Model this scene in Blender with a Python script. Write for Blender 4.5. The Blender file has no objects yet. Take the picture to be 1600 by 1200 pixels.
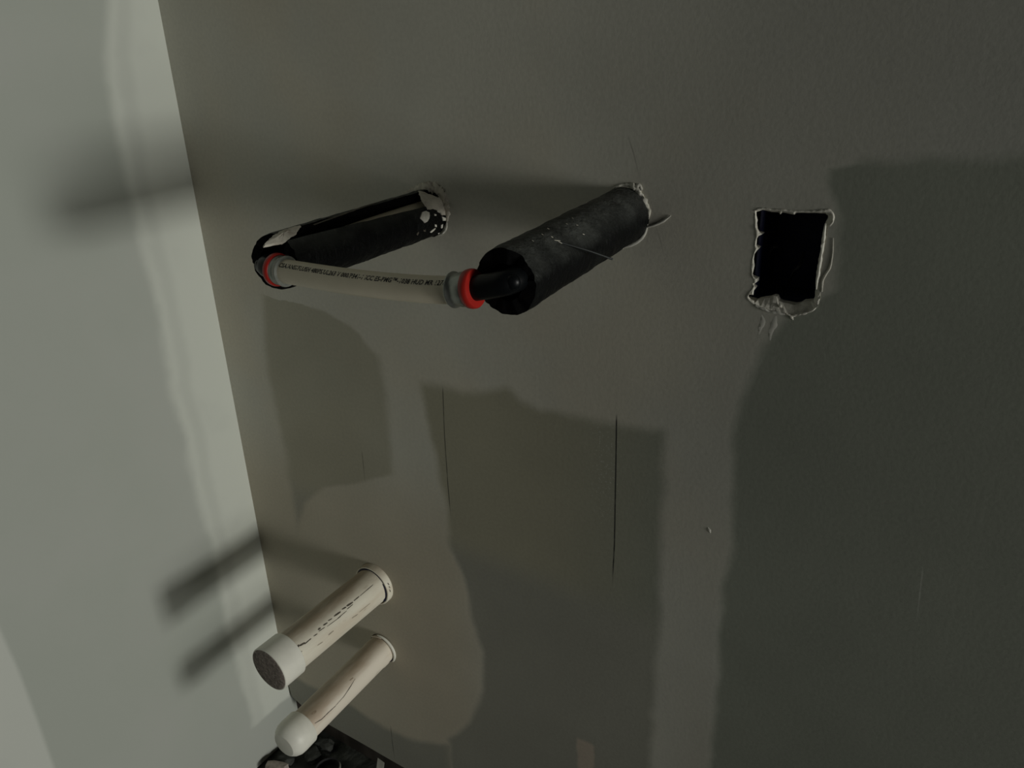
import bpy, bmesh, math, random
import numpy as np
from mathutils import Vector, Matrix, geometry, noise

# ------------------------------------------------------------------ camera
S = bpy.context.scene
COL = S.collection
FOC = 1200.0                     # focal length in pixels of the 1600 px wide frame
CAM_H = 1.22                     # camera height over the floor; the drywall face is the plane y = 0
def unit(v):
    v = np.array(v, float); return v / np.linalg.norm(v)
_down = unit([90, 2800, FOC])
_l = np.array([-2000., -450., FOC]); _l = unit(_l - _down * _l.dot(_down))
_X, _Z = -_l, -_down
_Y = np.cross(_Z, _X)
RW = np.array([_X, _Y, _Z])      # world = RW @ camera(x right, y down, z forward)
CAM = np.array([0.0, -0.70, CAM_H])
cd = bpy.data.cameras.new('camera'); cam = bpy.data.objects.new('camera', cd); COL.objects.link(cam)
cd.sensor_width = 36.0; cd.lens = FOC / 1600 * 36.0; cd.clip_start = 0.02
M = np.eye(4); M[:3, 0] = RW @ [1, 0, 0]; M[:3, 1] = RW @ [0, -1, 0]; M[:3, 2] = RW @ [0, 0, -1]; M[:3, 3] = CAM
cam.matrix_world = Matrix(M.tolist())
S.camera = cam

# ------------------------------------------------------------------ light, world, exposure
w = bpy.data.worlds.new('world'); S.world = w; w.use_nodes = True
w.node_tree.nodes['Background'].inputs[0].default_value = (0.95, 1.0, 0.93, 1)
w.node_tree.nodes['Background'].inputs[1].default_value = 0.012
def area_light(name, loc, aim, sx, sy, power, col):
    la = bpy.data.lights.new(name, 'AREA'); la.shape = 'RECTANGLE'; la.size = sx; la.size_y = sy; la.energy = power; la.color = col
    o = bpy.data.objects.new(name, la); COL.objects.link(o); o.location = loc
    o.rotation_euler = (Vector(aim) - Vector(loc)).to_track_quat('-Z', 'Y').to_euler()
# daylight from the far right: a bright opening and the paler room around it
area_light('window_light', (5.0, -0.68, CAM_H - 0.30), (-1.0, -0.2, 0.8), 0.80, 0.80, 84, (1.0, 1.0, 0.94))
area_light('room_glow', (5.0, -1.25, CAM_H - 0.60), (-1.0, -0.2, 0.8), 2.3, 1.7, 54, (1.0, 0.99, 0.92))
S.view_settings.view_transform = 'Standard'; S.view_settings.look = 'None'
S.view_settings.exposure = 0.0; S.view_settings.gamma = 1.0
S.view_settings.use_curve_mapping = False

# ------------------------------------------------------------------ measuring helpers: where a line of sight meets a real surface
def ray(px, py): return RW @ np.array([px - 800, py - 600, FOC])
def at_y(px, py, y=0.0):
    d = ray(px, py); return CAM + d * ((y - CAM[1]) / d[1])
def at_x(px, py, x):
    d = ray(px, py); return CAM + d * ((x - CAM[0]) / d[0])
def at_z(px, py, z):
    d = ray(px, py); return CAM + d * ((z - CAM[2]) / d[2])
CAM0 = np.zeros(3)
XL = -0.9985                     # the left wall's face
WB = 0.076                       # lower edge of the drywall
random.seed(7)

# ------------------------------------------------------------------ materials
class NT:
    def __init__(s, name):
        s.m = bpy.data.materials.new(name); s.m.use_nodes = True; s.t = s.m.node_tree
        s.b = s.t.nodes['Principled BSDF']; s.tc = None
    def n(s, typ, **kw):
        nd = s.t.nodes.new(typ)
        for k, v in kw.items():
            if k.startswith('i_'): nd.inputs[int(k[2:])].default_value = v
            else: setattr(nd, k, v)
        return nd
    def link(s, a, b): s.t.links.new(a, b)
    def set(s, sock, v):
        if hasattr(v, 'node'): s.link(v, sock)
        else: sock.default_value = v
    def math(s, op, a, b=0.0, clamp=False):
        nd = s.n('ShaderNodeMath', operation=op, use_clamp=clamp); s.set(nd.inputs[0], a); s.set(nd.inputs[1], b); return nd.outputs[0]
    def coord(s):
        if not s.tc: s.tc = s.n('ShaderNodeTexCoord')
        return s.tc.outputs['Object']
    def xyz(s, v):
        nd = s.n('ShaderNodeSeparateXYZ'); s.link(v, nd.inputs[0]); return nd.outputs
    def noise(s, scale, detail=4, rough=.55, vec=None, stretch=None):
        v = vec if vec is not None else s.coord()
        if stretch:
            mp = s.n('ShaderNodeMapping'); mp.inputs['Scale'].default_value = stretch; s.link(v, mp.inputs[0]); v = mp.outputs[0]
        nd = s.n('ShaderNodeTexNoise'); nd.inputs['Scale'].default_value = scale; nd.inputs['Detail'].default_value = detail
        nd.inputs['Roughness'].default_value = rough; s.link(v, nd.inputs['Vector']); return nd.outputs[0]
    def ramp(s, v, a, b, lo=0.0, hi=1.0, smooth=True):
        nd = s.n('ShaderNodeMapRange', interpolation_type='SMOOTHSTEP' if smooth else 'LINEAR')
        s.set(nd.inputs[0], v); s.set(nd.inputs[1], a); s.set(nd.inputs[2], b); s.set(nd.inputs[3], lo); s.set(nd.inputs[4], hi); return nd.outputs[0]
    def mix(s, f, a, b, mode='MIX'):
        nd = s.n('ShaderNodeMix', data_type='RGBA', blend_type=mode); s.set(nd.inputs[0], f)
        for k, v in ((6, a), (7, b)):
            if hasattr(v, 'node'): s.link(v, nd.inputs[k])
            else: nd.inputs[k].default_value = (*v, 1)
        return nd.outputs[2]
    def curve(s, t, pts):
        """piecewise linear value over t; pts = [(t, v)]"""
        pts = sorted(pts); t0, t1 = pts[0][0], pts[-1][0]; v0 = min(p[1] for p in pts); v1 = max(p[1] for p in pts)
        if v1 - v0 < 1e-6: v1 = v0 + 1e-6
        nd = s.n('ShaderNodeFloatCurve'); cv = nd.mapping.curves[0]
        q = [((a - t0) / (t1 - t0), (b - v0) / (v1 - v0)) for a, b in pts]
        cv.points[0].location = q[0]; cv.points[1].location = q[-1]
        for p in q[1:-1]: cv.points.new(*p)
        for p in cv.points: p.handle_type = 'VECTOR'
        nd.mapping.update()
        s.link(s.ramp(t, t0, t1, 0, 1, False), nd.inputs['Value'])
        return s.ramp(nd.outputs[0], 0, 1, v0, v1, False)
    def bump(s, h, strength=.3, dist=.001):
        nd = s.n('ShaderNodeBump'); nd.inputs['Strength'].default_value = strength; nd.inputs['Distance'].default_value = dist
        s.set(nd.inputs['Height'], h); s.link(nd.outputs[0], s.b.inputs['Normal'])
    def done(s, col, rough=.8, metal=0.0, spec=.3):
        if hasattr(col, 'node'): s.link(col, s.b.inputs['Base Color'])
        else: s.b.inputs['Base Color'].default_value = (*col, 1)
        s.set(s.b.inputs['Roughness'], rough); s.b.inputs['Metallic'].default_value = metal
        s.b.inputs['Specular IOR Level'].default_value = spec
        return s.m

def plain(name, col, rough=.7, var=.12, scale=60, metal=0.0, spec=.3, bump=.2, bdist=.0006, stain=None, stretch=None):
    t = NT(name); nz = t.noise(scale, stretch=stretch); f = t.ramp(nz, .3, .7, 1 - var, 1 + var)
    c = t.mix(1.0, col, t.n('ShaderNodeCombineColor').outputs[0], 'MULTIPLY')
    cc = [x for x in t.t.nodes if x.type == 'COMBINE_COLOR'][0]
    for k in range(3): t.link(f, cc.inputs[k])
    if stain: c = t.mix(t.ramp(t.noise(stain[1], 5), stain[2], stain[3], 0, stain[4]), c, stain[0])
    if bump: t.bump(nz, bump, bdist)
    return t.done(c, rough, metal, spec)

def wall_pts(L): return [at_y(x, y) for x, y in L]
COMPOUND = (.585, .57, .50); PAPER = (.385, .365, .280)

def wall_back_material():
    t = NT('sanded_joint_compound'); P = t.coord()
    wob = t.ramp(t.noise(16, 3), .2, .8, -.006, .006, False)
    wob2 = t.ramp(t.noise(5, 2), .2, .8, -.008, .008, False)
    x0, y0, z0 = t.xyz(P)
    w_ = t.math('ADD', wob, wob2); x = t.math('ADD', x0, w_); z = t.math('ADD', z0, w_)
    def fz(L, coord=None): return t.curve(z if coord is None else coord, [(p[2], p[0]) for p in wall_pts(L)])
    def fx(L): return t.curve(x, [(p[0], p[2]) for p in wall_pts(L)])
    def right_of(f, s=.009): return t.ramp(t.math('SUBTRACT', x, f), -s, s)
    def left_of(f, s=.009): return t.ramp(t.math('SUBTRACT', f, x), -s, s)
    def below(f, s=.009): return t.ramp(t.math('SUBTRACT', f, z), -s, s)
    mul = lambda a, b: t.math('MULTIPLY', a, b)
    # bare grey paper to the right of the box opening
    m1 = mul(right_of(fz([(1108, 1210), (1120, 1050), (1135, 870), (1143, 750), (1152, 650), (1190, 540), (1230, 490), (1300, 455), (1308, 340), (1284, 292), (1288, 270), (1345, 249)]), .008),
             below(fx([(1250, 262), (1290, 252), (1345, 243), (1600, 238)]), .008))
    # bare panel in the middle
    m2 = mul(mul(right_of(fz([(650, 585), (657, 600), (674, 675), (692, 780), (703, 850), (721, 897), (738, 955), (753, 1025), (751, 1083), (733, 1130), (715, 1146), (700, 1154)]), .009),
                 left_of(fz([(1046, 655), (1040, 690), (1030, 900), (1018, 1080), (1012, 1200)]), .009)),
             below(fx([(640, 592), (692, 608), (744, 617), (785, 611), (843, 640), (907, 652), (960, 662), (1050, 669)]), .009))
    # bare patch on the left
    m3 = mul(left_of(fz([(372, 440), (412, 460), (480, 474), (540, 512), (590, 556), (604, 646), (614, 740), (556, 752), (505, 762), (474, 788), (460, 835), (450, 900), (450, 1070)]), .010),
             right_of(fz([(412, 450), (414, 540), (437, 675), (464, 830), (470, 1000), (480, 1130)]), .012))
    m4 = mul(below(fx([(440, 1050), (480, 1072), (520, 1088), (563, 1112), (598, 1136), (651, 1159), (690, 1163), (740, 1160)]), .009), t.ramp(x0, at_y(690, 1170)[0], at_y(720, 1170)[0], 1, 0))
    bare = t.math('MAXIMUM', t.math('MAXIMUM', m1, m4), t.math('MAXIMUM', m2, t.math('MULTIPLY', m3, .72)))
    big = t.ramp(t.noise(3.2, 3), .3, .7, .93, 1.07); fine = t.ramp(t.noise(220, 3), .3, .7, .965, 1.035)
    comp = t.mix(t.ramp(t.noise(4.5, 2), .4, .65), COMPOUND, (.595, .56, .47))
    zb = at_y(640, 760)[2]
    comp = t.mix(mul(t.ramp(z0, zb - .12, zb + .08, 1, 0), t.ramp(x0, -.60, -.45, 1, 0)), comp, (.545, .50, .405))   # a browner second coat round the drain stubs
    # paper: greener at the far right, darkened there to paint the light's falloff, browner in the middle, greyer low down
    pap = t.mix(t.ramp(x0, -.45, -.2), PAPER, (.27, .285, .24))
    zm = at_y(850, 905)[2]
    pap = t.mix(mul(t.ramp(z0, zm - .03, zm + .03, 1, 0), t.ramp(x0, -.3, -.2, 1, 0)), pap, (.325, .32, .275))
    c = t.mix(bare, t.mix(t.ramp(x, -.50, .05), comp, (.385, .385, .345)), pap)  # compound darkens to the right: light falloff painted into the colour
    # scuffed flecks beside the long pencil line
    a, b = at_y(945, 655), at_y(945, 835)
    fl = mul(mul(t.ramp(t.noise(330, 2), .60, .68), t.ramp(t.math('ABSOLUTE', t.math('SUBTRACT', x0, a[0] + .003)), .006, .028, 1, 0)),
             mul(t.ramp(z0, b[2] - .01, b[2] + .05), t.ramp(z0, a[2] - .02, a[2] + .01, 1, 0)))
    c = t.mix(mul(fl, .55), c, (.58, .57, .53))
    # small brown paint dab low in the middle
    d0, d1 = at_y(903, 1152), at_y(928, 1215)
    dab = mul(mul(t.ramp(x, d0[0] - .003, d0[0] + .003), t.ramp(x, d1[0] - .003, d1[0] + .003, 1, 0)), t.ramp(z, d0[2] - .004, d0[2] + .004, 1, 0))
    c = t.mix(mul(dab, .8), c, (.52, .44, .36))
    # pencil lines and knife scratches
    def line(L, wd, colr, amt):
        nonlocal c
        P_ = wall_pts(L); zz = sorted((P_[0][2], P_[-1][2]))
        f = t.curve(z0, [(p[2], p[0]) for p in P_])
        m = mul(t.ramp(t.math('ABSOLUTE', t.math('SUBTRACT', x0, f)), wd * .5, wd * 1.15, amt, 0),
                mul(t.ramp(z0, zz[0], zz[0] + .04), t.ramp(z0, zz[1] - .015, zz[1], 1, 0)))
        m = mul(m, t.ramp(t.noise(40, 2), .3, .5, .65, 1))
        c = t.mix(m, c, colr)
    INK = (.03, .03, .028)
    line([(691.5, 600), (694.5, 680), (700, 760), (705, 815)], .0009, INK, .75)
    line([(963.5, 642), (962, 740), (960, 850), (956.5, 918)], .00105, INK, .95)
    line([(565, 700), (568, 730), (571, 760)], .0009, INK, .5)
    line([(610, 1132), (613, 1160), (617.5, 1192)], .0012, INK, .5)
    line([(979, 205), (990, 240), (1004, 296)], .0008, INK, .35)
    line([(1024, 350), (1033, 380), (1041, 415)], .0007, INK, .4)
    line([(1443, 880), (1437, 930), (1431, 982)], .0008, (.6, .6, .55), .3)
    line([(1365, 700), (1369, 706), (1374, 713)], .0008, (.6, .6, .55), .4)
    f2 = t.math('MULTIPLY', big, fine); cc = t.n('ShaderNodeCombineColor')
    for k in range(3): t.link(f2, cc.inputs[k])
    c = t.mix(1.0, c, cc.outputs[0], 'MULTIPLY')
    h = t.math('ADD', t.math('MULTIPLY', bare, -1.0), t.math('ADD', t.math('MULTIPLY', t.noise(240, 3), .5), t.math('MULTIPLY', t.noise(9, 3), 1.6)))
    t.bump(h, .22, .0012)
    return t.done(c, .78, 0, .22)

def wall_left_material():
    t = NT('taped_corner_compound'); P = t.coord()
    wob = t.ramp(t.noise(14, 3), .2, .8, -.007, .007, False)
    x0, y0, z0 = t.xyz(P); y = t.math('ADD', y0, wob); z = t.math('ADD', z0, wob)
    def L_(L): return [(p[2], p[1]) for p in (at_x(a, b, XL) for a, b in L)]
    edge = t.curve(z, L_([(172, -20), (166, 90), (176, 175), (194, 275), (221, 375), (251, 500), (266, 600), (286, 675), (306, 765), (331, 850), (352, 960), (395, 1125)]))
    groove = t.curve(z, L_([(196, -20), (192, 90), (205, 175), (218, 275), (243, 375), (274, 500), (289, 600), (308, 675), (326, 765), (348, 850), (368, 960), (406, 1120)]))
    low = at_x(420, 1115, XL)[2]
    foot = t.ramp(z, low - .006, low + .006)
    strip = t.math('MULTIPLY', t.ramp(t.math('SUBTRACT', y, edge), -.012, .012), foot)
    dk = t.math('MULTIPLY', t.ramp(t.math('ABSOLUTE', t.math('SUBTRACT', y, groove)), .002, .02, 1, 0), foot)
    c = t.mix(t.ramp(t.noise(3.5, 3), .35, .65), (.445, .472, .424), (.470, .490, .448))
    c = t.mix(strip, c, (.655, .68, .615))
    c = t.mix(t.math('MULTIPLY', dk, .38), c, (.48, .50, .455))
    # a lighter skimmed patch low on the left
    e2 = t.curve(z, L_([(-40, 880), (0, 985), (30, 1050), (60, 1130), (90, 1215)]))
    pt = t.math('MULTIPLY', t.ramp(t.math('SUBTRACT', e2, y0), -.004, .004), t.ramp(z, at_x(0, 985, XL)[2], at_x(0, 940, XL)[2], 1, 0))
    c = t.mix(pt, c, (.60, .62, .57))
    bl = t.ramp(t.noise(7, 4), .55, .75, 0, .16)
    c = t.mix(bl, c, (.44, .45, .42))
    h = t.math('ADD', t.math('MULTIPLY', strip, 1.0), t.math('ADD', t.math('MULTIPLY', t.noise(200, 3), .35), t.math('MULTIPLY', t.noise(8, 3), 2.0)))
    t.bump(h, .2, .0012)
    return t.done(c, .8, 0, .2)

def foam_material():
    t = NT('black_foam_rubber'); P = t.coord()
    n1 = t.noise(190, 4, .6); n2 = t.noise(75, 2, .5, stretch=(1, 2.2, .6)); n3 = t.noise(35, 5)
    c = t.mix(t.ramp(n3, .50, .74, 0, .7), (.0022, .0026, .0028), (.009, .011, .0105))
    # sheen painted on the upper side by normal, then a spot of dust
    g = t.n('ShaderNodeNewGeometry'); nz = t.xyz(g.outputs['Normal'])[2]
    c = t.mix(t.math('MULTIPLY', t.ramp(nz, -.05, .95), t.ramp(n3, .3, .7, .35, .9)), c, (.085, .09, .082))
    c = t.mix(t.math('MULTIPLY', t.ramp(n1, .64, .72, 0, .6), t.ramp(nz, -.1, .6)), c, (.11, .115, .105))
    d = t.n('ShaderNodeVectorMath', operation='DISTANCE'); t.link(P, d.inputs[0]); d.inputs[1].default_value = tuple(at_y(922, 328, -.055) - CAM0)
    c = t.mix(t.math('MULTIPLY', t.ramp(d.outputs['Value'], .008, .030, 1, 0), t.ramp(n2, .35, .65, .1, .75)), c, (.10, .095, .085))
    t.bump(t.math('ADD', t.math('MULTIPLY', n1, 1.1), t.math('MULTIPLY', n2, .8)), .8, .0026)
    return t.done(c, t.ramp(n2, .3, .7, .45, .65), 0, .13)

def pvc_material(name, col, stain, s_amt):
    t = NT(name); P = t.coord()
    n1 = t.noise(26, 5, .6, stretch=(1, .22, 1)); n2 = t.noise(60, 5, .65, stretch=(1, .5, 1))
    c = t.mix(t.ramp(n1, .46, .72, 0, s_amt), col, stain)
    c = t.mix(t.ramp(n2, .60, .74, 0, .35), c, (.40, .33, .25))
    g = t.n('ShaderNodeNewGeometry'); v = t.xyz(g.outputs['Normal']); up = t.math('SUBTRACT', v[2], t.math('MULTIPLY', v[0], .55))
    c = t.mix(t.math('MULTIPLY', t.ramp(up, .05, .85), t.ramp(n1, .3, .65, .35, .95)), c, (.36, .29, .205))  # upper-left shade painted in with the brown dirt, by surface normal
    return t.done(c, .48, 0, .4)

MAT = dict(
    wall=wall_back_material(), left=wall_left_material(), foam=foam_material(),
    foam_cut=plain('cut_black_foam', (.004, .004, .0042), .9, .3, 300, spec=.1, bump=.5),
    gypsum=plain('broken_gypsum', (.62, .60, .53), .95, .2, 120, bump=.9, bdist=.0015, stain=((.40, .38, .32), 60, .5, .7, .7)),
    ridge=plain('raised_compound', (.56, .55, .495), .8, .08, 80, bump=.4),
    plaster=plain('smeared_plaster', (.66, .62, .53), .85, .1, 90, bump=.5, bdist=.001, stain=((.42, .36, .30), 70, .5, .72, .8)),
    spot=plain('plaster_splash', (.74, .72, .64), .75, .08, 150, bump=.3),
    pex=plain('cream_pex', (.82, .745, .58), .42, .04, 30, spec=.45, bump=0),
    steel=plain('dull_press_sleeve', (.30, .315, .29), .38, .15, 120, metal=.75, spec=.5, bump=.1),
    red=plain('red_plastic', (.40, .018, .012), .4, .08, 60, spec=.5, bump=0),
    black=plain('black_fitting_plastic', (.004, .0048, .0055), .36, .1, 60, spec=.2, bump=0),
    ink=plain('printed_ink', (.022, .021, .024), .6, .2, 200, bump=0),
    smudge=plain('smudged_ink', (.10, .088, .068), .6, .35, 260, bump=0),
    navy=plain('dark_blue_primer_gap', (.012, .013, .035), .5, .1, 80, bump=0),
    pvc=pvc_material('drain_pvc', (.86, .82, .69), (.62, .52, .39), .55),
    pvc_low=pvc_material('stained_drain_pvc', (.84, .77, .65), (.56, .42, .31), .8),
    cap=plain('white_cap_plastic', (.86, .85, .76), .45, .04, 40, spec=.4, bump=0),
    cap_face=plain('rough_cap_face', (.22, .185, .165), .85, .3, 260, bump=.9, bdist=.001, stain=((.60, .54, .48), 330, .58, .7, .7)),
    bluebox=plain('dark_blue_box_plastic', (.03, .034, .085), .45, .1, 60, bump=0),
    wire=plain('dark_cable_sheath', (.05, .05, .052), .5, .1, 60, bump=0),
    graywire=plain('dull_grey_metal', (.028, .032, .032), .5, .1, 60, bump=0),
    stud=plain('old_stud_wood', (.05, .042, .035), .9, .3, 40, stretch=(1, 1, .1)),
    floor=plain('dirty_concrete', (.06, .064, .055), .9, .5, 28, bump=.9, bdist=.006, stain=((.02, .02, .02), 14, .45, .65, .8)),
    scrap=plain('board_scrap', (.36, .36, .31), .9, .15, 60),
    pinkscrap=plain('pale_plaster_scrap', (.50, .44, .39), .95, .25, 60, bump=.9, bdist=.003),
    rubble=plain('grey_rubble', (.06, .063, .056), .95, .3, 50, bump=.9, bdist=.003),
    rim=plain('pale_plastic_rim', (.30, .30, .26), .5, .1, 60),
)

# ------------------------------------------------------------------ mesh helpers
def link(name, me, parent=None, **props):
    o = bpy.data.objects.new(name, me); COL.objects.link(o)
    if parent is not None: o.parent = parent
    for k, v in props.items(): o[k] = v
    return o
def mesh(name, V, F, mats, parent=None, smooth=0, fm=None, origin=None, **props):
    """one mesh object; smooth = crease angle in degrees (0: flat)"""
    me = bpy.data.meshes.new(name); V = np.array(V, float)
    o0 = np.zeros(3) if origin is None else np.array(origin, float)
    me.from_pydata((V - o0).tolist(), [], [tuple(int(i) for i in f) for f in F])
    for m in (mats if isinstance(mats, (list, tuple)) else [mats]): me.materials.append(m)
    if fm is not None: me.polygons.foreach_set('material_index', fm)
    bm = bmesh.new(); bm.from_mesh(me); bmesh.ops.recalc_face_normals(bm, faces=bm.faces); bm.to_mesh(me); bm.free()
    if smooth:
        me.polygons.foreach_set('use_smooth', [True] * len(me.polygons)); me.set_sharp_from_angle(angle=math.radians(smooth))
    me.update()
    o = link(name, me, parent, **props)
    if parent is not None: o.location = o0 - np.array(world_loc(parent))
    else: o.location = o0
    return o
def world_loc(o):
    l = np.array(o.location)
    while o.parent is not None: o = o.parent; l = l + np.array(o.location)
    return l
def thing(name, loc, label, cat, group=None):
    o = bpy.data.objects.new(name, None); COL.objects.link(o); o.location = loc; o.empty_display_size = .05
    o['label'] = label; o['category'] = cat
    if group: o['group'] = group
    return o

def frames(P):
    P = np.array(P, float); n = len(P); T = np.zeros_like(P)
    for i in range(n): T[i] = unit(P[min(i + 1, n - 1)] - P[max(i - 1, 0)])
    up = np.array([0, 0, 1.]) if abs(T[0][2]) < .9 else np.array([0, 1., 0])
    e = unit(np.cross(T[0], up)); E1 = [e]
    for i in range(1, n):
        e = E1[-1] - T[i] * E1[-1].dot(T[i]); E1.append(unit(e))
    E1 = np.array(E1); E2 = np.cross(T, E1)
    return P, T, E1, E2
def sweep(P, R, seg=24, caps=True, rough=0.0, seed=0):
    P, T, E1, E2 = frames(P); n = len(P); R = [R] * n if np.isscalar(R) else R
    V, F = [], []
    for i in range(n):
        for k in range(seg):
            a = 2 * math.pi * k / seg; r = R[i]
            if rough: r *= 1 + rough * noise.noise(Vector(P[i]) * 260 + Vector((k * 1.7, seed, 0)))
            V.append(P[i] + r * (math.cos(a) * E1[i] + math.sin(a) * E2[i]))
    for i in range(n - 1):
        for k in range(seg):
            k2 = (k + 1) % seg; F.append((i * seg + k, i * seg + k2, (i + 1) * seg + k2, (i + 1) * seg + k))
    if caps:
        F.append(tuple(range(seg))[::-1]); F.append(tuple(range((n - 1) * seg, n * seg)))
    return V, F
def spline(P, n):
    """Catmull-Rom through P, n points evenly in arc length"""
    P = [np.array(p, float) for p in P]; Q = [2 * P[0] - P[1]] + P + [2 * P[-1] - P[-2]]; out = []
    for i in range(1, len(Q) - 2):
        for t in np.linspace(0, 1, 24, endpoint=False):
            a, b, c, d = Q[i - 1:i + 3]
            out.append(.5 * (2 * b + (c - a) * t + (2 * a - 5 * b + 4 * c - d) * t * t + (3 * b - a - 3 * c + d) * t ** 3))
    out.append(P[-1]); out = np.array(out)
    s = np.concatenate([[0], np.cumsum(np.linalg.norm(np.diff(out, axis=0), axis=1))]); u = np.linspace(0, s[-1], n)
    return np.array([[np.interp(v, s, out[:, k]) for k in range(3)] for v in u])
def lathe(A, D, prof, seg=40, caps=True):
    """profile [(s, r)] turned about the line A + s D"""
    return sweep_profile(np.array(A), unit(D), prof, seg, caps)
def sweep_profile(A, D, prof, seg, caps):
    up = np.array([0, 0, 1.]) if abs(D[2]) < .9 else np.array([1., 0, 0])
    e1 = unit(np.cross(D, up)); e2 = np.cross(D, e1); V, F = [], []; n = len(prof)
    for s, r in prof:
        for k in range(seg):
            a = 2 * math.pi * k / seg; V.append(A + D * s + r * (math.cos(a) * e1 + math.sin(a) * e2))
    for i in range(n - 1):
        for k in range(seg):
            k2 = (k + 1) % seg; F.append((i * seg + k, i * seg + k2, (i + 1) * seg + k2, (i + 1) * seg + k))
    if caps: F.append(tuple(range(seg))[::-1]); F.append(tuple(range((n - 1) * seg, n * seg)))
    return V, F
def box(lo, hi):
    x0, y0, z0 = lo; x1, y1, z1 = hi
    V = [(x0, y0, z0), (x1, y0, z0), (x1, y1, z0), (x0, y1, z0), (x0, y0, z1), (x1, y0, z1), (x1, y1, z1), (x0, y1, z1)]
    return V, [(0, 3, 2, 1), (4, 5, 6, 7), (0, 1, 5, 4), (1, 2, 6, 5), (2, 3, 7, 6), (3, 0, 4, 7)]

class Cyl:
    """a cylinder about the line A -> B: angle 0 = +x, 90 = up"""
    def __init__(s, A, B, R):
        s.A = np.array(A, float); s.B = np.array(B, float); s.L = np.linalg.norm(s.B - s.A); s.D = (s.B - s.A) / s.L; s.R = R
        s.e2 = unit(np.array([0, 0, 1.]) - s.D * s.D[2]); s.e1 = np.cross(s.e2, s.D) * -1
        if s.e1[0] < 0: s.e1 = -s.e1
    def p(s, u, ang, r=None):
        a = math.radians(ang); r = s.R if r is None else r
        return s.A + s.D * u + r * (math.cos(a) * s.e1 + math.sin(a) * s.e2)
    def hit(s, px, py, r=None):
        """(u, angle) where the line of sight through a pixel meets the cylinder, or its nearest approach"""
        r = s.R if r is None else r
        d = unit(ray(px, py)); o = CAM - s.A; dp = d - s.D * d.dot(s.D); op = o - s.D * o.dot(s.D)
        a, b, c = dp.dot(dp), 2 * dp.dot(op), op.dot(op) - r * r; q = max(b * b - 4 * a * c, 0)
        t = (-b - math.sqrt(q)) / (2 * a); P = CAM + d * t - s.A
        return P.dot(s.D), math.degrees(math.atan2(P.dot(s.e2), P.dot(s.e1)))

def patch(cyl, px_outline, h, name, mat, parent, rings=4, n=44, jag=.04, seed=0, base=.0002, r=None):
    """a thin raised lump on a cylinder, outline given where it is seen"""
    r = cyl.R if r is None else r
    Q = np.array([cyl.hit(x, y, r) for x, y in px_outline]); Q = np.vstack([Q, Q[:1]])
    d = np.concatenate([[0], np.cumsum(np.hypot(np.diff(Q[:, 0]), np.diff(Q[:, 1]) * r * math.pi / 180))])
    u = np.linspace(0, d[-1], n, endpoint=False); O = np.stack([np.interp(u, d, Q[:, 0]), np.interp(u, d, Q[:, 1])], 1); c = O.mean(0)
    V, F = [], []
    for j in range(rings):
        f = 1 - j / rings
        for i in range(n):
            k = f * (1 + jag * noise.noise(Vector((i * .9, seed * 3.1, .5)))); q = c + (O[i] - c) * k
            hh = -.0008 if j == 0 else base + h * (1 - f * f) * (1 + .5 * noise.noise(Vector((i * .5, j * 1.3, seed))))
            if j == 1: q = c + (O[i] - c) * (1 - .35 / rings) * k / f
            V.append(cyl.p(q[0], q[1], r + hh))
    V.append(cyl.p(c[0], c[1], r + base + h))
    for j in range(rings - 1):
        for i in range(n): F.append((j * n + i, j * n + (i + 1) % n, (j + 1) * n + (i + 1) % n, (j + 1) * n + i))
    for i in range(n): F.append(((rings - 1) * n + i, (rings - 1) * n + (i + 1) % n, rings * n))
    return mesh(name, V, F, mat, parent, 50)
def stroke(cyl, L, wd, h=.0003):
    """a flat ribbon on a cylinder along seen points; returns geometry"""
    Q = np.array([cyl.hit(x, y) for x, y in L]); m = max(3, len(L) * 4)
    t = np.linspace(0, 1, len(L)); tt = np.linspace(0, 1, m); Q = np.stack([np.interp(tt, t, Q[:, k]) for k in (0, 1)], 1)
    V, F = [], []
    for i in range(m):
        g = Q[min(i + 1, m - 1)] - Q[max(i - 1, 0)]; g = np.array([g[0], g[1] * cyl.R * math.pi / 180]); g /= np.linalg.norm(g) + 1e-12
        w_ = wd * (.45 + .55 * math.sin(math.pi * (i + .5) / m)) * (1 + .5 * noise.noise(Vector((i * .8, L[0][0], L[0][1])))) * .5
        for s in (-1, 1):
            V.append(cyl.p(Q[i][0] - s * g[1] * w_, Q[i][1] + s * g[0] * w_ / cyl.R * 180 / math.pi, cyl.R + h))
    for i in range(m - 1): F.append((2 * i, 2 * i + 1, 2 * i + 3, 2 * i + 2))
    return V, F
def join(parts):
    V, F = [], []
    for v, f in parts:
        b = len(V); V += [tuple(p) for p in v]; F += [tuple(i + b for i in q) for q in f]
    return V, F

# ------------------------------------------------------------------ the things' axes
foam_r = Cyl(at_y(974, 337), at_y(790, 441, -.224), .0272)
foam_l = Cyl(at_y(667, 333), at_y(428, 411, -.225), .0272)
_a = at_y(588, 910); pvc_u = Cyl(_a, _a + np.array([-.003, -.213, -.004]), .0292)
_a = at_y(598, 1012); pvc_l = Cyl(_a, at_y(446, 1163, -.213), .0238)

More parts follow.
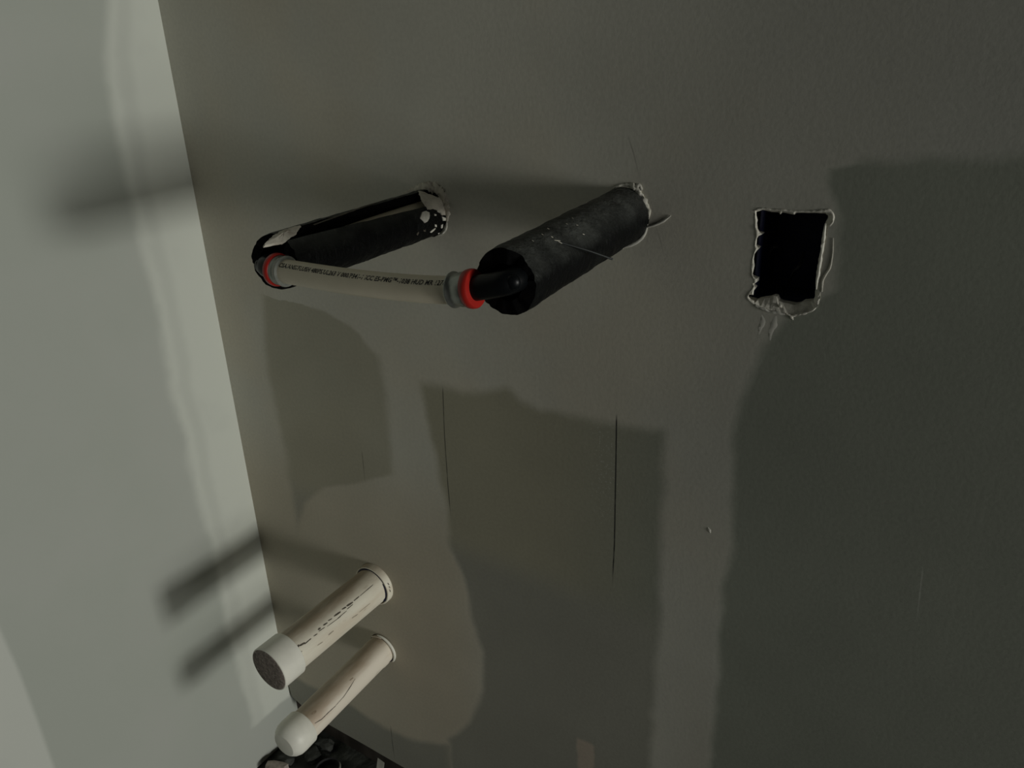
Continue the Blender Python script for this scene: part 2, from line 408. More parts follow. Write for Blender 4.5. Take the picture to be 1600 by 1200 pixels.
# ------------------------------------------------------------------ the back wall: a 13 mm board with real openings
# the box opening: (inner black edge, outer torn paper edge), clockwise from the top left
OPEN = [(1182, 331, 1180, 328), (1186, 330, 1185, 328), (1191, 328, 1191, 326.5), (1199, 329.5, 1199, 327.5), (1205, 331, 1206, 329), (1217, 332, 1217, 329.5), (1219, 335, 1220, 331), (1221.5, 331.5, 1223, 329.5),
 (1231, 333.5, 1231, 331.5), (1241, 335.5, 1240, 332.5), (1243, 332.5, 1244, 329.5), (1255, 332.5, 1255, 330), (1264, 333, 1264, 331), (1277, 333, 1277, 331), (1290, 334, 1292, 330.5), (1294, 337, 1300, 334),
 (1293.5, 341, 1300, 341), (1290, 347, 1299, 348), (1288, 353, 1294, 354), (1286.5, 364, 1293, 364), (1284.5, 380, 1290.5, 380), (1282, 394, 1287, 394), (1279.5, 410, 1285.5, 410), (1277.5, 424, 1282.5, 424),
 (1275.5, 440, 1279.5, 441), (1275, 447, 1278, 448), (1273.5, 456, 1280, 458), (1273.5, 462, 1279, 465), (1271.5, 469, 1275, 477), (1266, 470.5, 1272, 485), (1256, 471, 1262, 489), (1249, 475, 1251, 491),
 (1241, 476.5, 1240, 494), (1232, 474.5, 1234, 494.5), (1222, 472.5, 1227, 489), (1216, 470, 1218, 488), (1213, 464, 1211, 487), (1209, 462.5, 1203, 484.5), (1203, 465, 1195, 481.5), (1195, 466, 1188, 479.5),
 (1185, 468, 1179, 474), (1181, 470, 1174, 470), (1173, 467, 1169, 467.5), (1169.5, 463, 1167, 463), (1170.5, 460, 1168.5, 458.5), (1177, 461, 1175, 459), (1178, 454, 1176, 453), (1179.5, 450, 1178, 448.5),
 (1178, 444, 1176, 443), (1182, 441, 1180.5, 441), (1182, 436, 1180.5, 435.5), (1177, 432.5, 1175, 433), (1176, 428, 1174, 428), (1178, 420, 1176, 420), (1179, 415, 1177, 414.5), (1178, 405, 1176, 405),
 (1179, 397, 1177, 397), (1182, 392.5, 1180, 392), (1185, 388, 1182, 388), (1182, 383, 1180, 383), (1183, 372.5, 1181, 373), (1185, 369, 1182, 369), (1191, 366, 1184, 366), (1187, 362.5, 1183, 361), (1184, 357, 1181.5, 357),
 (1183, 348, 1181, 348), (1184, 344, 1181, 343), (1182, 336, 1179.5, 336)]
def ring_hole(cyl, r, n, jag, seed):
    """outline in the wall plane around a cylinder that comes out of it"""
    out = []
    for k in range(n):
        a = 360 * k / n; rr = r * (1 + jag * noise.noise(Vector((k * .8, seed, 0)))); p = cyl.p(0, a, rr)
        p = p - cyl.D * ((p[1]) / cyl.D[1]); out.append((p[0], p[2]))
    return out
holes_front = [[(p[0], p[2]) for p in (at_y(q[2], q[3]) for q in OPEN)],
               ring_hole(foam_r, .0276, 40, .04, 1), ring_hole(foam_l, .0278, 40, .05, 2), ring_hole(pvc_u, .0345, 36, .01, 3), ring_hole(pvc_l, .0262, 36, .02, 4)]
holes_back = [[(p[0], p[2]) for p in (at_y(q[0], q[1], .004) for q in OPEN)]] + holes_front[1:]
X1, ZT = 1.9, 2.42
def in_poly(x, y, P):
    c = False; j = len(P) - 1
    for i in range(len(P)):
        if (P[i][1] > y) != (P[j][1] > y) and x < (P[j][0] - P[i][0]) * (y - P[i][1]) / (P[j][1] - P[i][1]) + P[i][0]: c = not c
        j = i
    return c
def wall_back():
    k0 = XL - .0
    outer = [(k0, ZT), (X1, ZT), (X1, WB)]
    nb = 60                                     # the cut lower edge is not quite straight
    for i in range(1, nb):
        x = X1 + (k0 + .046 - X1) * i / nb; outer.append((x, WB + .0012 * noise.noise(Vector((x * 40, 0, 0)))))
    outer += [(k0 + .042, WB + .002), (k0 + .030, WB + .011), (k0 + .016, WB + .016), (k0 + .0065, WB + .021), (k0 + .004, WB + .045), (k0, WB + .065)]
    loops = [outer] + holes_front; pts, edges = [], []
    for L in loops:
        b = len(pts); pts += [Vector(p) for p in L]; edges += [(b + i, b + (i + 1) % len(L)) for i in range(len(L))]
    res = geometry.delaunay_2d_cdt(pts, edges, [], 1, 1e-7)
    V2, T = res[0], res[2]; F = []
    for f in T:
        c = sum((V2[i] for i in f), Vector((0, 0))) / 3
        if not any(in_poly(c.x, c.y, H) for H in holes_front): F.append(tuple(f))
    V = [(v.x, 0.0, v.y) for v in V2]; fm = [0] * len(F)
    # edge thickness: outer rim and the sides of every opening in broken gypsum
    def side(front, rings):
        prev = []
        for x, z in front: prev.append(len(V)); V.append((x, 0.0, z))
        for R, y in rings:
            cur = []
            for x, z in R: cur.append(len(V)); V.append((x, y, z))
            m = len(cur)
            for i in range(m): F.append((prev[i], prev[(i + 1) % m], cur[(i + 1) % m], cur[i])); fm.append(1)
            prev = cur
    side(outer, [(outer, .0127)])
    for A, B in zip(holes_front, holes_back):
        xm = sum(p[0] for p in B) / len(B)
        side(A, [(B, .004), ([(x - (.0055 if x < xm - .02 else 0), z) for x, z in B], .0127)] if A is not B else [(A, .0127)])
    me = bpy.data.meshes.new('wall_back'); me.from_pydata(V, [], F)
    me.materials.append(MAT['wall']); me.materials.append(MAT['gypsum']); me.polygons.foreach_set('material_index', fm); me.update()
    bm = bmesh.new(); bm.from_mesh(me)
    for f in bm.faces:
        if f.material_index == 0 and f.normal.y > 0: f.normal_flip()
    bm.to_mesh(me); bm.free()
    return link('wall_back', me, kind='structure')
WALL = wall_back()
V, F = box((XL - .0127, -1.0, 0.0), (XL, .0126, ZT)); LEFT = mesh('wall_left', V, F, MAT['left'], kind='structure')
V, F = box((XL - .06, .125, 0.0), (X1, .16, ZT)); mesh('wall_rear', V, F, MAT['stud'], kind='structure')   # the closed far side of the stud space

# floor: uneven dirty slab
def floor():
    n, m = 90, 70; V, F = [], []
    xs = np.concatenate([np.linspace(XL - .05, -.4, 61), np.linspace(-.4, X1, 31)[1:]]); ys = np.concatenate([np.linspace(-2.6, -.3, 20), np.linspace(-.3, .16, 51)[1:]])
    for y in ys:
        for x in xs: V.append((x, y, .0035 * noise.noise(Vector((x * 24, y * 24, 0))) + .003 * noise.noise(Vector((x * 70, y * 70, 3))) - .004))
    k = len(xs)
    for j in range(len(ys) - 1):
        for i in range(k - 1): F.append((j * k + i, j * k + i + 1, (j + 1) * k + i + 1, (j + 1) * k + i))
    return mesh('floor', V, F, MAT['floor'], smooth=60, kind='structure')
floor()
V, F = box((XL, .030, -.002), (X1, .12, .040)); mesh('trim_1', V, F, MAT['stud'], kind='structure')      # timber sole plate in the gap under the board

V, F = box((XL - .052, .0128, 0.0), (XL - .002, .12, ZT)); mesh('trim_2', V, F, MAT['stud'], kind='structure')   # corner stud behind the boards

# raised bits of the board: torn rims, chips, ridges
def ridge(name, L, radii, mat, lift=.0, rough=.35, n=None, seed=0, flat=.55):
    n = n or len(L) * 5; P = spline([at_y(x, y, -lift) for x, y in L], n)
    R = np.interp(np.linspace(0, 1, n), np.linspace(0, 1, len(radii)), radii)
    V, F = sweep(P, list(R), 8, True, rough, seed)
    V = [(v[0], -lift + (v[1] + lift) * flat, v[2]) for v in V]
    return mesh(name, V, F, MAT[mat], WALL, 70)
ridge('plaster_rim', [(958, 294), (966, 290.5), (975, 288.5), (985, 289), (994, 294), (1000, 303), (1006, 313), (1011, 324), (1014, 334), (1012, 343)], [.0005, .0012, .0009, .0022, .0032, .0022, .0028, .0026, .0018, .0008], 'gypsum', .0005, .9, 90, 1)
ridge('plaster_chip', [(985, 288), (991, 292), (999, 291), (1003, 297)], [.0008, .0018, .0024, .001], 'gypsum', .001, .8, 30, 2)
ridge('raised_lip', [(1012, 350), (1009, 361), (1003, 371), (993, 379), (982, 384), (971, 385), (968, 380)], [.0006, .0014, .0018, .002, .0018, .0014, .0008], 'ridge', .0004, .2, 60, 3)
ridge('paper_curl', [(1002, 357), (1015, 354), (1027, 350), (1037, 345), (1048, 337)], [.0005, .0009, .0012, .0013, .0006], 'ridge', .0008, .2, 50, 4)
ridge('raised_lip', [(969, 381), (971, 386), (974, 389)], [.0006, .0012, .0006], 'gypsum', .001, .2, 20, 5)
ridge('plaster_rim', [(628, 302), (640, 298), (653, 295), (666, 292.5), (679, 293), (689, 299), (695, 309), (698.5, 322), (699, 336), (698, 346)], [.0005, .0012, .0022, .0046, .0058, .005, .0044, .0046, .0036, .001], 'plaster', .0, 1.1, 70, 6, .4)
ridge('plaster_rim', [(698, 347), (697, 356), (692, 364), (684, 368)], [.0008, .0016, .0014, .0006], 'ridge', .0004, .5, 40, 7)
ridge('torn_edge', [(1179, 329), (1190, 326), (1206, 327.5), (1221, 328.5), (1242, 330), (1262, 330), (1280, 330), (1294, 330), (1301, 335), (1301, 346), (1296, 353)], [.0004, .0008, .0006, .001, .0007, .0005, .0006, .001, .0017, .0014, .0006], 'gypsum', .0002, .8, 120, 8)
ridge('torn_edge', [(1179.5, 333), (1180, 352), (1182, 366), (1179.5, 383), (1180.5, 390), (1176, 404), (1175, 428), (1179, 438), (1177, 450), (1169, 460), (1168, 466), (1178, 475)], [.0003, .0003, .0010, .0003, .0006, .0003, .0003, .0007, .0003, .0006, .0008, .0006], 'gypsum', .0001, .9, 130, 9)
ridge('bare_gypsum_edge', [(1290, 349), (1288, 364), (1286, 380), (1283.5, 396), (1281, 410), (1279, 424), (1276.5, 440), (1275.5, 452)], [.0006, .0014, .0015, .0013, .0015, .0016, .0013, .0007], 'spot', .0002, .4, 60, 21, .8)
ridge('peeled_paper', [(1302, 372), (1301, 395), (1297, 417), (1290, 429), (1285.5, 438), (1284.5, 446), (1284, 456)], [.0003, .0004, .0006, .0009, .0010, .0010, .0006], 'gypsum', .0004, .3, 60, 10)
ridge('torn_edge', [(1281, 457), (1279, 468), (1273, 482), (1262, 488), (1250, 491), (1238, 494), (1228, 490)], [.0008, .0011, .0013, .0008, .0012, .0009, .0006], 'gypsum', .0002, .9, 80, 11)
ridge('torn_edge', [(1226, 491), (1215, 489), (1203, 487), (1192, 483), (1181, 477)], [.0008, .0012, .0009, .0014, .0008], 'ridge', .0004, .8, 50, 12)
ridge('plaster_crumb', [(1216.5, 476), (1219, 478), (1221, 481)], [.0008, .002, .0006], 'gypsum', -.001, .5, 14, 13)
ridge('compound_smear', [(1190, 492), (1192, 502), (1188, 512), (1186, 522)], [.0006, .0026, .002, .0006], 'ridge', 0, .4, 30, 14, .07)
ridge('compound_smear', [(1212, 494), (1209, 508), (1204, 518), (1203, 532)], [.0010, .0032, .0022, .0006], 'ridge', 0, .4, 30, 15, .07)
ridge('compound_smear', [(1234, 492), (1237, 496), (1239, 500)], [.0006, .0016, .0006], 'gypsum', 0, .4, 16, 16, .6)
ridge('compound_bead', [(1106, 824), (1108, 828), (1110, 833)], [.0005, .0022, .0005], 'ridge', 0, .2, 14, 18, .4)

# ------------------------------------------------------------------ pipe insulation
def sleeve(cyl, u0, ends, r_in, a0f, a1f, nl=70, na=72, rough=.0007, seed=0, bell=None):
    """foam tube from u0 to its cut end; a0f(t), a1f(t): the angles where the foam starts and stops (a slit between)"""
    V, F, fm = [], [], []
    def ring(t, j, r0):
        for k in range(na + 1):
            a = a0f(t) + (a1f(t) - a0f(t)) * k / na; u = u0 + (ends(a) - u0) * t
            r = r0
            if r0 > r_in + 1e-6:
                r += rough * noise.noise(Vector((u * 60, math.cos(math.radians(a)) * 2, math.sin(math.radians(a)) * 2 + seed))) * 1.2
                r += rough * .6 * noise.noise(Vector((u * 330, math.cos(math.radians(a)) * 5, math.sin(math.radians(a)) * 5 + seed)))
                if bell: r += bell(t)
                if j == nl: r -= .0006
            V.append(cyl.p(u, a, r))
    for j in range(nl + 1): ring(j / nl, j, cyl.R)
    n1 = na + 1
    for j in range(nl):
        for k in range(na): F.append((j * n1 + k, j * n1 + k + 1, (j + 1) * n1 + k + 1, (j + 1) * n1 + k)); fm.append(0)
    b = len(V); ni = 20
    for j in range(ni + 1): ring(j / ni, j, r_in)
    for j in range(ni):
        for k in range(na): F.append((b + j * n1 + k, b + (j + 1) * n1 + k, b + (j + 1) * n1 + k + 1, b + j * n1 + k + 1)); fm.append(1)
    for k in range(na):                         # cut end
        F.append((nl * n1 + k, nl * n1 + k + 1, b + ni * n1 + k + 1, b + ni * n1 + k)); fm.append(1)
    if abs(a1f(0) - a0f(0)) < 359.9:            # the two faces of the slit
        for k in (0, na):
            o_ = [j * n1 + k for j in range(nl + 1)]; i_ = [b + min(ni, round(j * ni / nl)) * n1 + k for j in range(nl + 1)]
            for j in range(nl):
                f = [o_[j], o_[j + 1], i_[j + 1], i_[j]]; F.append(tuple(dict.fromkeys(f))); fm.append(1)
    return V, F, fm
def ragged(L, amp, seed, extra=None):
    def f(a):
        r = math.radians(a)
        u = L + amp * noise.noise(Vector((math.cos(r) * 3, math.sin(r) * 3, seed))) + amp * .7 * noise.noise(Vector((math.cos(r) * 9, math.sin(r) * 9, seed)))
        return u + (extra(a) if extra else 0)
    return f
# right sleeve: closed
t = thing('pipe_insulation', at_y(984, 335), 'fat black foam pipe sleeve with open round end, nearest the square opening', 'pipe insulation')
V, F, fm = sleeve(foam_r, -.012, ragged(foam_r.L, .0022, 5), .0148, lambda t: 20, lambda t: 380, rough=.0007, seed=3)
FR = mesh('foam_sleeve', V, F, [MAT['foam'], MAT['foam_cut']], t, 60, fm)
Vs = join([stroke(foam_r, [(x, y), (x + dx, y + dy)], wd, .0004) for x, y, dx, dy, wd in
           [(861, 370, 3, 2, .0014), (866, 376, 9, 1, .0009), (872, 378, 6, 3, .0008), (855, 357, 3, 2, .001), (846, 366, 3, 2, .0009), (884, 350, 3, 1, .0008), (893, 341, 3, 1, .0009), (910, 366, 3, 1, .0008), (831, 376, 3, 2, .0008), (900, 352, 4, 1, .0007)]])
mesh('plaster_fleck', *Vs, MAT['plaster'], t, label='tiny pale plaster flecks', kind='stuff')
# left sleeve: slit along its top, lips drawn apart near the wall
t2 = thing('pipe_insulation', at_y(667, 333), 'slit black foam pipe sleeve smeared with white plaster, nearest the corner', 'pipe insulation')
lipU = lambda t: 82 + 6 * t
lipL = lambda t: 29 + 24 * t
far = lambda a: .010 * max(0, math.cos(math.radians(a - 195))) ** .7
V, F, fm = sleeve(foam_l, -.012, ragged(foam_l.L - .006, .0016, 9, far), .0162, lipU, lambda t: 360 + lipL(t), rough=.0006, seed=8)
FL = mesh('foam_sleeve', V, F, [MAT['foam'], MAT['foam_cut']], t2, 60, fm)
patch(foam_l, [(652.5, 299), (660, 304), (671, 304), (684, 309), (692, 306), (697, 322), (697.5, 338), (690, 337), (686, 330), (677, 327), (668, 328), (659, 314), (657, 308)], .001, 'plaster_smear', MAT['plaster'], t2, 5, 60, .06, 1, .0006)
patch(foam_l, [(659, 331), (665, 329), (671, 332), (670.5, 341), (667, 347), (663, 349), (659, 345), (655, 341), (657, 336)], .0014, 'plaster_spot', MAT['spot'], t2, 4, 40, .05, 2, .0004)
for i, L in enumerate([[(683, 328), (688, 329), (687, 333), (683, 331)], [(678, 334), (682, 335), (681, 337.5), (678, 337)], [(689, 352), (692, 350), (691, 356), (688.5, 357)], [(671, 363), (676, 358.5), (681, 356), (679, 359), (673, 364)],
                       [(679, 350), (682, 351), (682, 355), (679, 354)], [(661, 358), (663, 360), (665, 357), (664.5, 362), (661, 361.5)], [(650, 366), (654, 361), (654, 364), (652, 368)], [(690, 338), (696, 340), (697, 345), (692, 345)], [(684, 365), (689, 362), (690, 364), (685, 367)]]):
    patch(foam_l, L, .0004, 'plaster_speck', MAT['spot'] if i not in (5, 6) else MAT['smudge'], t2, 3, 16, .15, 10 + i, .0004)
patch(foam_l, [(410, 384), (417, 378), (428, 369), (440, 362), (455, 357), (470, 353), (466, 359), (462, 366), (455, 370), (447, 377), (440, 381), (428, 383), (416, 385)], .0018, 'plaster_smear', MAT['plaster'], t2, 5, 60, .12, 3, .0008)
strip = [(625, 305), (600, 313.5), (570, 323), (545, 332), (520, 341), (490, 352)]
mesh('plaster_smear', *join([stroke(foam_l, strip, .0035, .0005), stroke(foam_l, [(652, 297), (640, 299.5), (622, 304)], .004, .0006)]), MAT['smudge'], t2)
# grey metal wire stuck in the right sleeve
u, a = foam_r.hit(893, 384); p0 = foam_r.p(u, a, foam_r.R - .006); p1 = foam_r.p(*foam_r.hit(874, 378), foam_r.R + .0015); p2 = at_y(957, 405, -.135)
u, a = foam_r.hit(874, 377.5); p1 = foam_r.p(u, a, foam_r.R - .0006)
mid = at_y(920, 392, -.152)
Pw = spline([p1, mid, p2], 20); V, F = sweep(Pw, list(np.linspace(.0006, .0009, 20)), 8)
mesh('wire', V, F, MAT['graywire'], None, 50, origin=Pw[0], label='thin stiff grey wire poking out of the right foam sleeve', category='wire')

# ------------------------------------------------------------------ the water pipe loop
loop = thing('water_pipe', at_y(580, 430, -.22), 'cream plastic water pipe with printed lettering bridging the two foam sleeves', 'pipe')
PX = [(797, 441, -.234), (770, 447, -.236), (745, 450.5, -.237), (720, 452.5, -.238), (690, 453, -.2385), (650, 451, -.239), (600, 446.5, -.239), (550, 440.5, -.2385), (500, 433, -.237), (455, 425.5, -.235), (432, 421, -.234), (412, 416, -.233)]
path = spline([at_y(*p) for p in PX], 220)
arc = np.concatenate([[0], np.cumsum(np.linalg.norm(np.diff(path, axis=0), axis=1))])
def px_arc(px):
    """arc length where the pipe is seen at pixel column px"""
    c = (path - CAM) @ RW; return np.interp(-px, -(c[:, 0] / c[:, 2] * FOC + 800), arc)
def sub(s0, s1, n): return np.array([[np.interp(s, arc, path[:, k]) for k in range(3)] for s in np.linspace(s0, s1, n)])
rs, ls = px_arc(709), px_arc(448)
PR = .0112
V, F = sweep(sub(rs - .008, ls + .006, 90), PR, 28); mesh('pipe', V, F, MAT['pex'], loop, 50)
def rings(s_edge, sgn, base, ring_w=.0075, sleeve_w=.0135, tilt=0):
    """press sleeve from its open edge back to the coloured ring"""
    def prof(seq, name, mat, rnd=50):
        P = np.array([[np.interp(s_edge + sgn * s, arc, path[:, k]) for k in range(3)] for s, r in seq])
        T = unit(P[-1] - P[0]); P = [P[0] + T * (s - seq[0][0]) * 1.0 for s, r in seq]
        V, F = sweep_profile(np.array(P[0]), T, [(s - seq[0][0], r) for s, r in seq], 36, True)
        return mesh(name, V, F, mat, loop, rnd)
    q = sleeve_w
    prof([(0, .0113), (0, .0142), (.0006, .0145), (.0016, .0143), (.003, .0133), (q * .5, .0131), (q * .62, .0137), (q, .0137), (q, .0100)], 'press_sleeve', MAT['steel'], 40)
    prof([(q - .0002, .0105), (q, .0140), (q + .001, .0151), (q + ring_w * .5, .0156), (q + ring_w - .001, .0154), (q + ring_w, .0146), (q + ring_w + .0002, .0103)], 'collar_ring', MAT['red'], 40)
rings(rs, -1, None); rings(ls, 1, None, .0065, .0095)
def elbow(cyl, tip_s, leg_pts, name):
    """black elbow: out of the sleeve's bore and round into the pipe's line"""
    c = leg_pts[0]; ax = cyl.D; a0 = c - ax * .050; d = unit(leg_pts[-1] - c); k = .009
    P = [a0, c - ax * .03, c - ax * .018]
    for t_ in np.linspace(0, 1, 9):
        P.append((1 - t_) ** 2 * (c - ax * k) + 2 * t_ * (1 - t_) * c + t_ * t_ * (c + d * k))
    P += [c + d * .013, c + d * .018, leg_pts[-1]]
    n = len(P); R = [.0098] * n
    V, F = sweep(P, R, 28); e = mesh(name, V, F, MAT['black'], loop, 60)
    V, F = lathe(c - ax * .004, ax - d * .6, [(0, .0060), (.0085, .0058), (.0100, .0045), (.0108, .0022), (.0110, .0003)], 20)
    mesh('moulded_boss', V, F, MAT['black'], e, 60)
    return e
elbow(foam_r, None, [path[0], sub(rs - .020, rs - .020, 1)[0]], 'elbow')
elbow(foam_l, None, [path[-1], sub(ls + .014, ls + .014, 1)[0]], 'elbow')
for cyl, end in ((foam_r, path[0]), (foam_l, path[-1])):
    P = [cyl.A - cyl.D * .085, cyl.A, cyl.A + (end - cyl.A) * .82]
    if cyl is foam_l: P = [cyl.p(-.085, 56, .0062), cyl.p(0, 56, .0062), cyl.p(cyl.L * .45, 56, .0050), cyl.p(cyl.L * .82, 58, .0005)]
    V, F = sweep(spline(P, 24), PR - .0002, 24); mesh('riser', V, F, MAT['pex'], loop, 60)
# printed line, wrapped round the pipe
def pipe_text(body, s0, s1, height, ang0, name):
    cu = bpy.data.curves.new('lettering', 'FONT'); cu.body = body; cu.size = 1.0; cu.resolution_u = 2; cu.offset = .018
    to = bpy.data.objects.new('lettering', cu); COL.objects.link(to); bpy.context.view_layer.update()
    me = to.evaluated_get(bpy.context.evaluated_depsgraph_get()).to_mesh()
    V = np.array([v.co[:] for v in me.vertices]); F = [tuple(p.vertices) for p in me.polygons]
    bpy.data.objects.remove(to); bpy.data.curves.remove(cu)
    V[:, 0] -= V[:, 0].min(); L = V[:, 0].max(); hh = .70; out = []
    P, T, E1, E2 = frames(path)
    for x, y, _ in V:
        s = s0 + (s1 - s0) * (x + .12 * y) / L; c = np.array([np.interp(s, arc, path[:, k]) for k in range(3)]); tt = unit(np.array([np.interp(s, arc, T[:, k]) for k in range(3)]))
        view = np.array([0.25, -.72, .66]); e = unit(view - tt * view.dot(tt)); g = unit(np.cross(tt, e))
        if g[2] < 0: g = -g
        a = (y - .35) * height / hh / PR + math.radians(ang0)
        out.append(c + (PR + .00015) * (math.cos(a) * e + math.sin(a) * g))
    mesh(name, out, F, MAT['ink'], loop)
pipe_text('CSA/ANSI/FLUSH 480PS/UL263 V 000/P341-1 ICC ES-PMG\u2122-1038 HUD MR 1276', ls - .001, rs + .0005, .0043, 4, 'lettering')

# ------------------------------------------------------------------ drain pipes
d1 = thing('drain_pipe', pvc_u.A, 'wide white plastic drain stub with dark flat end face, upper of two', 'pipe')
L = pvc_u.L
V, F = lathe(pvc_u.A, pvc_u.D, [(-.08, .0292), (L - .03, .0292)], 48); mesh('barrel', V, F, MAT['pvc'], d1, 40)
V, F = sweep_profile(pvc_u.A, pvc_u.D, [(L - .036, .0290), (L - .036, .0322), (L - .0352, .0328), (L - .0012, .0330), (L, .0322), (L, .0300)], 56, True)
cp = mesh('end_cap', V, F, MAT['cap'], d1, 30)
V, F = sweep_profile(pvc_u.A, pvc_u.D, [(L - .002, .0312), (L + .0004, .0312), (L + .0010, .0300), (L + .0009, .018), (L + .0013, .006), (L + .0012, .0006)], 56, True)
mesh('cap_face', V, F, MAT['cap_face'], cp, 30, label='rough brownish grey cap face')
V, F = sweep_profile(pvc_u.A, pvc_u.D, [(-.03, .0316), (-.03, .0340), (.0085, .0340), (.0103, .0333), (.0106, .0318), (-.02, .0316)], 56, False)
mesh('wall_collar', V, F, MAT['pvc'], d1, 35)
def arc_tube(cyl, u, r, a0, a1, rt, n=40):
    P = [cyl.p(u, a, r) for a in np.linspace(a0, a1, n)]
    return sweep(P, [rt * (.35 + .65 * math.sin(math.pi * (i + .5) / n) ** .5) for i in range(n)], 8)
V, F = join([arc_tube(pvc_u, .0105, .0300, 96, 150, .0013), arc_tube(pvc_u, .0112, .0298, -32, 30, .0011), arc_tube(pvc_u, .0125, .0300, -36, -22, .0017, 16), arc_tube(pvc_u, .0102, .0303, 30, 100, .0006)])
mesh('primer_gap_line', V, F, MAT['navy'], d1, 60, label='dark blue primer line')
q = lambda x, y: (400 + x / 5.2167, 860 + y / 5.2167)
marks = [((303, 828), (330, 800), .0022), ((330, 800), (352, 770), .003), ((355, 778), (400, 752), .0024), ((395, 765), (450, 718), .0014), ((470, 700), (500, 680), .0011), ((505, 648), (526, 632), .0022), ((512, 660), (560, 628), .001), ((548, 612), (582, 590), .0018),
         ((588, 575), (620, 556), .0013), ((580, 620), (690, 540), .0007), ((636, 538), (690, 500), .0022), ((700, 482), (735, 462), .0018), ((664, 556), (740, 492), .0008), ((738, 456), (790, 422), .0026), ((742, 480), (790, 440), .001), ((798, 412), (842, 375), .0014), ((848, 372), (955, 280), .0009), ((782, 552), (830, 520), .0016), ((840, 505), (930, 430), .0009), ((590, 690), (632, 655), .0016), ((500, 775), (545, 745), .0012), ((360, 835), (375, 820), .0014)]
mesh('smeared_print', *join([stroke(pvc_u, [q(*a), q(*b)], wd, .0003) for a, b, wd in marks[:17]]), MAT['smudge'], d1)
mesh('faint_print', *join([stroke(pvc_u, [q(*a), q(*b)], wd, .0003) for a, b, wd in marks[17:]]), plain('faint_ink', (.42, .37, .29), .6, .2, 200, bump=0), d1, kind='stuff')
colc = Cyl(pvc_u.A, pvc_u.B, .0341)
mesh('collar_print', *join([stroke(colc, [(605.5, 911), (608, 914)], .0014), stroke(colc, [(607.5, 916), (609.5, 919)], .0012), stroke(colc, [(608.5, 921), (610, 925)], .0014)]), MAT['smudge'], d1)

d2 = thing('drain_pipe', pvc_l.A, 'narrower white drain stub with smooth bulging cap, lower of two', 'pipe')
L = pvc_l.L
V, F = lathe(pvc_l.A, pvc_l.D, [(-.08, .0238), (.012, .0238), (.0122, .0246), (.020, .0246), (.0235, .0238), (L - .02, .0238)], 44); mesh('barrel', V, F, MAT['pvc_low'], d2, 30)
V, F = sweep_profile(pvc_l.A, pvc_l.D, [(L - .036, .0236), (L - .036, .0262), (L - .0345, .0270), (L - .016, .0273), (L - .009, .0266), (L - .003, .0238), (L + .0015, .0196), (L + .0028, .0178), (L + .0036, .012), (L + .0038, .0005)], 56, True)
mesh('end_cap', V, F, MAT['cap'], d2, 28)
V, F = arc_tube(pvc_l, .003, .0272, -40, 100, .0024, 50); mesh('wall_ring', V, F, MAT['cap'], d2, 60)
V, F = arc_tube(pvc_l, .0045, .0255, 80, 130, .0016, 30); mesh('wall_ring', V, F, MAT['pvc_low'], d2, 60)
V, F = arc_tube(pvc_l, .002, .0250, -60, -10, .0013, 30); mesh('primer_gap_line', V, F, MAT['navy'], d2, 60)  # darkness of the gap by the ring, painted as a navy arc
q2 = lambda x, y: (420 + x / 5.4545, 980 + y / 5.4545)
mesh('scratch_line', *join([stroke(pvc_l, [q2(392, 820), q2(450, 785), q2(510, 725), q2(570, 670)], .0011), stroke(pvc_l, [q2(570, 668), q2(640, 590), q2(700, 500), q2(735, 440)], .0008)]), MAT['smudge'], d2)
mesh('faint_print', *join([stroke(pvc_l, [q2(365, 745), q2(405, 715)], .003), stroke(pvc_l, [q2(690, 455), q2(720, 430)], .0016)]), plain('faint_dirt', (.36, .28, .20), .7, .2, 200, bump=0), d2, kind='stuff')

# ------------------------------------------------------------------ behind the box opening
a, b = at_y(1190, 322, .016), at_y(1297, 480, .016)
bx0, bx1, bz0, bz1 = a[0], b[0] + .004, b[2] - .004, a[2] + .006
eb = thing('electrical_box', ((bx0 + bx1) / 2, .016, bz0), 'dark blue plastic box set back inside the square wall opening', 'box')
def hollow(x0, x1, z0, z1, y0, y1, th):
    parts = [box((x0, y0, z0), (x0 + th, y1, z1)), box((x1 - th, y0, z0), (x1, y1, z1)), box((x0 + th, y0, z0), (x1 - th, y1, z0 + th)), box((x0 + th, y0, z1 - th), (x1 - th, y1, z1)), box((x0 + th, y1 - th, z0 + th), (x1 - th, y1, z1 - th))]
    return join(parts)
V, F = hollow(bx0, bx1, bz0, bz1, .016, .075, .0022); mesh('shell', V, F, MAT['bluebox'], eb)
for L in ([(1199, 420, .06), (1203, 395, .045), (1210, 385, .035), (1222, 390, .05)], [(1232, 445, .06), (1240, 425, .04), (1250, 415, .035), (1256, 395, .06)]):
    P = spline([at_y(*p) for p in L], 24); V, F = sweep(P, .0016, 10)
    mesh('cable', V, F, MAT['wire'], None, 60, origin=P[0], label='thin dark cable loop inside the wall box, %s' % ('left one' if L[0][0] < 1210 else 'right one'), category='cable', group='cables inside the wall box')

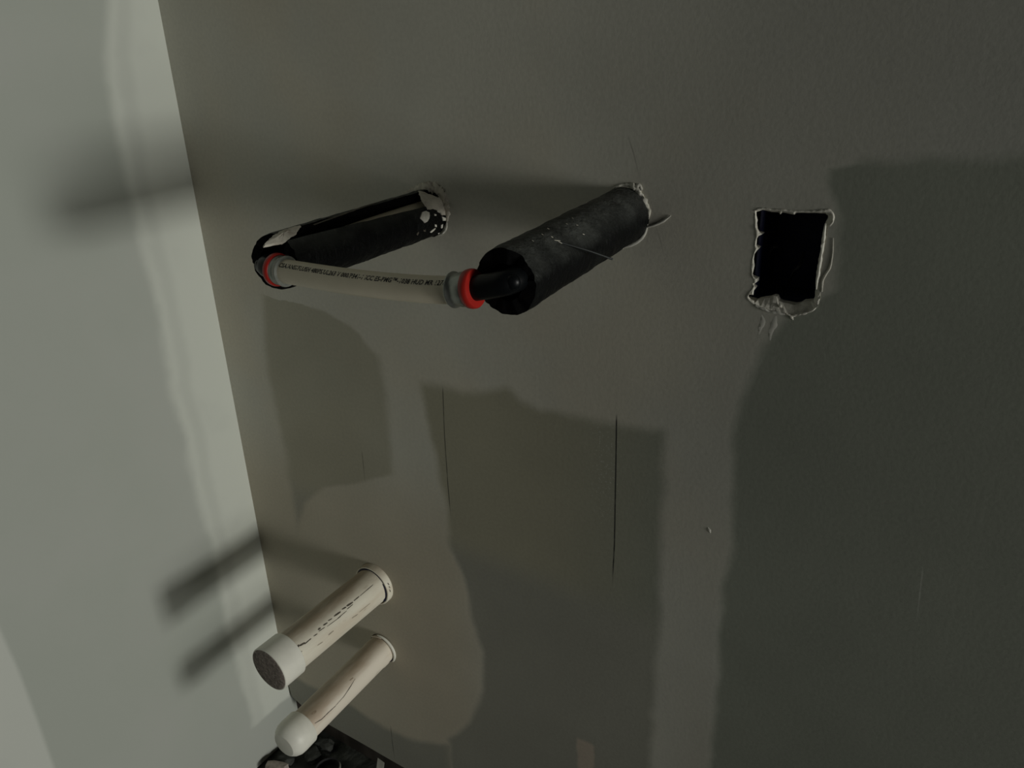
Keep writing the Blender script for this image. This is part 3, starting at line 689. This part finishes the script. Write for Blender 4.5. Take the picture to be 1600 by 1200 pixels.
# ------------------------------------------------------------------ litter on the floor in the corner
def chunk(name, c, size, mat, label, cat, seed, rot=0):
    bm = bmesh.new(); bmesh.ops.create_icosphere(bm, subdivisions=2, radius=1)
    for v in bm.verts:
        d = 1 + .6 * noise.noise(v.co * 2.1 + Vector((seed, 0, 0))); v.co = Vector((max(-.75, min(.75, v.co.x * d)) * size[0], max(-.75, min(.75, v.co.y * d)) * size[1], max(-.7, min(.7, v.co.z * d)) * size[2]))
    bm.transform(Matrix.Rotation(rot, 4, 'Z')); lo_ = min(v.co.z for v in bm.verts)
    for v in bm.verts: v.co.z -= lo_
    me = bpy.data.meshes.new(name); bm.to_mesh(me); bm.free(); me.materials.append(mat)
    o = link(name, me, None, label=label, category=cat); o.location = (c[0], c[1], -.003); return o
chunk('plaster_lump', at_z(432, 1203, .006), (.028, .016, .014), MAT['pinkscrap'], 'pale pinkish plaster lump at the foot of the left wall', 'debris', 3, .4)
chunk('rubble_piece', at_z(447, 1186, .006), (.020, .014, .011), MAT['rubble'], 'dark grey rubble piece just below the bulging cap', 'debris', 5, .9)
chunk('rubble_piece', at_z(508, 1163, .006), (.022, .014, .012), MAT['rubble'], 'dark grey rubble piece right of the bulging cap, by the board gap', 'debris', 8, .2)
chunk('rubble_piece', at_z(488, 1180, .006), (.018, .020, .010), MAT['rubble'], 'dark grey rubble piece between the bulging cap and the floor pipe', 'debris', 11, 1.2)
fp = thing('floor_pipe', tuple(at_z(512, 1199, .0)), 'short open black pipe with pale rim standing in the floor', 'pipe')
c = at_z(512, 1199, .014); c[2] = 0
V, F = sweep_profile(c, np.array([0, 0, 1.]), [(-.06, .0235), (.012, .0235), (.012, .0215), (-.055, .0215)], 40, False)
mesh('tube', V, F, MAT['wire'], fp, 40)
V, F = sweep([c + np.array([.0228 * math.cos(x), .0228 * math.sin(x), .0135]) for x in np.linspace(-1.5, 1.1, 30)], list(.0024 * np.sin(np.linspace(.15, 3.0, 30)) + .0003), 8)
mesh('rim', V, F, MAT['rim'], fp, 60, label='pale rim along one side')
# pale strip of board leaning out of the gap
A, B = at_y(580, 1196, -.035), at_y(594, 1176, .018)
A[2] = .001
def bar(A, B, wd, th, mat, name, **k):
    A = np.array(A); B = np.array(B); d = unit(B - A); s_ = unit(np.cross(d, [0, 0, 1.])); n_ = np.cross(s_, d); V = []
    for P in (A, B):
        for i, j in ((-1, -1), (1, -1), (1, 1), (-1, 1)): V.append(P + s_ * wd * i / 2 + n_ * th * (j + 1) / 2 + d * .004 * (i if P is A else -i))
    F = [(0, 1, 2, 3), (4, 7, 6, 5), (0, 4, 5, 1), (1, 5, 6, 2), (2, 6, 7, 3), (3, 7, 4, 0)]
    return mesh(name, V, F, mat, None, 0, origin=A, **k)
bar(A, (B[0], B[1], .03), .013, .003, MAT['scrap'], 'board_scrap', label='pale narrow scrap leaning out of the gap under the back wall', category='debris')
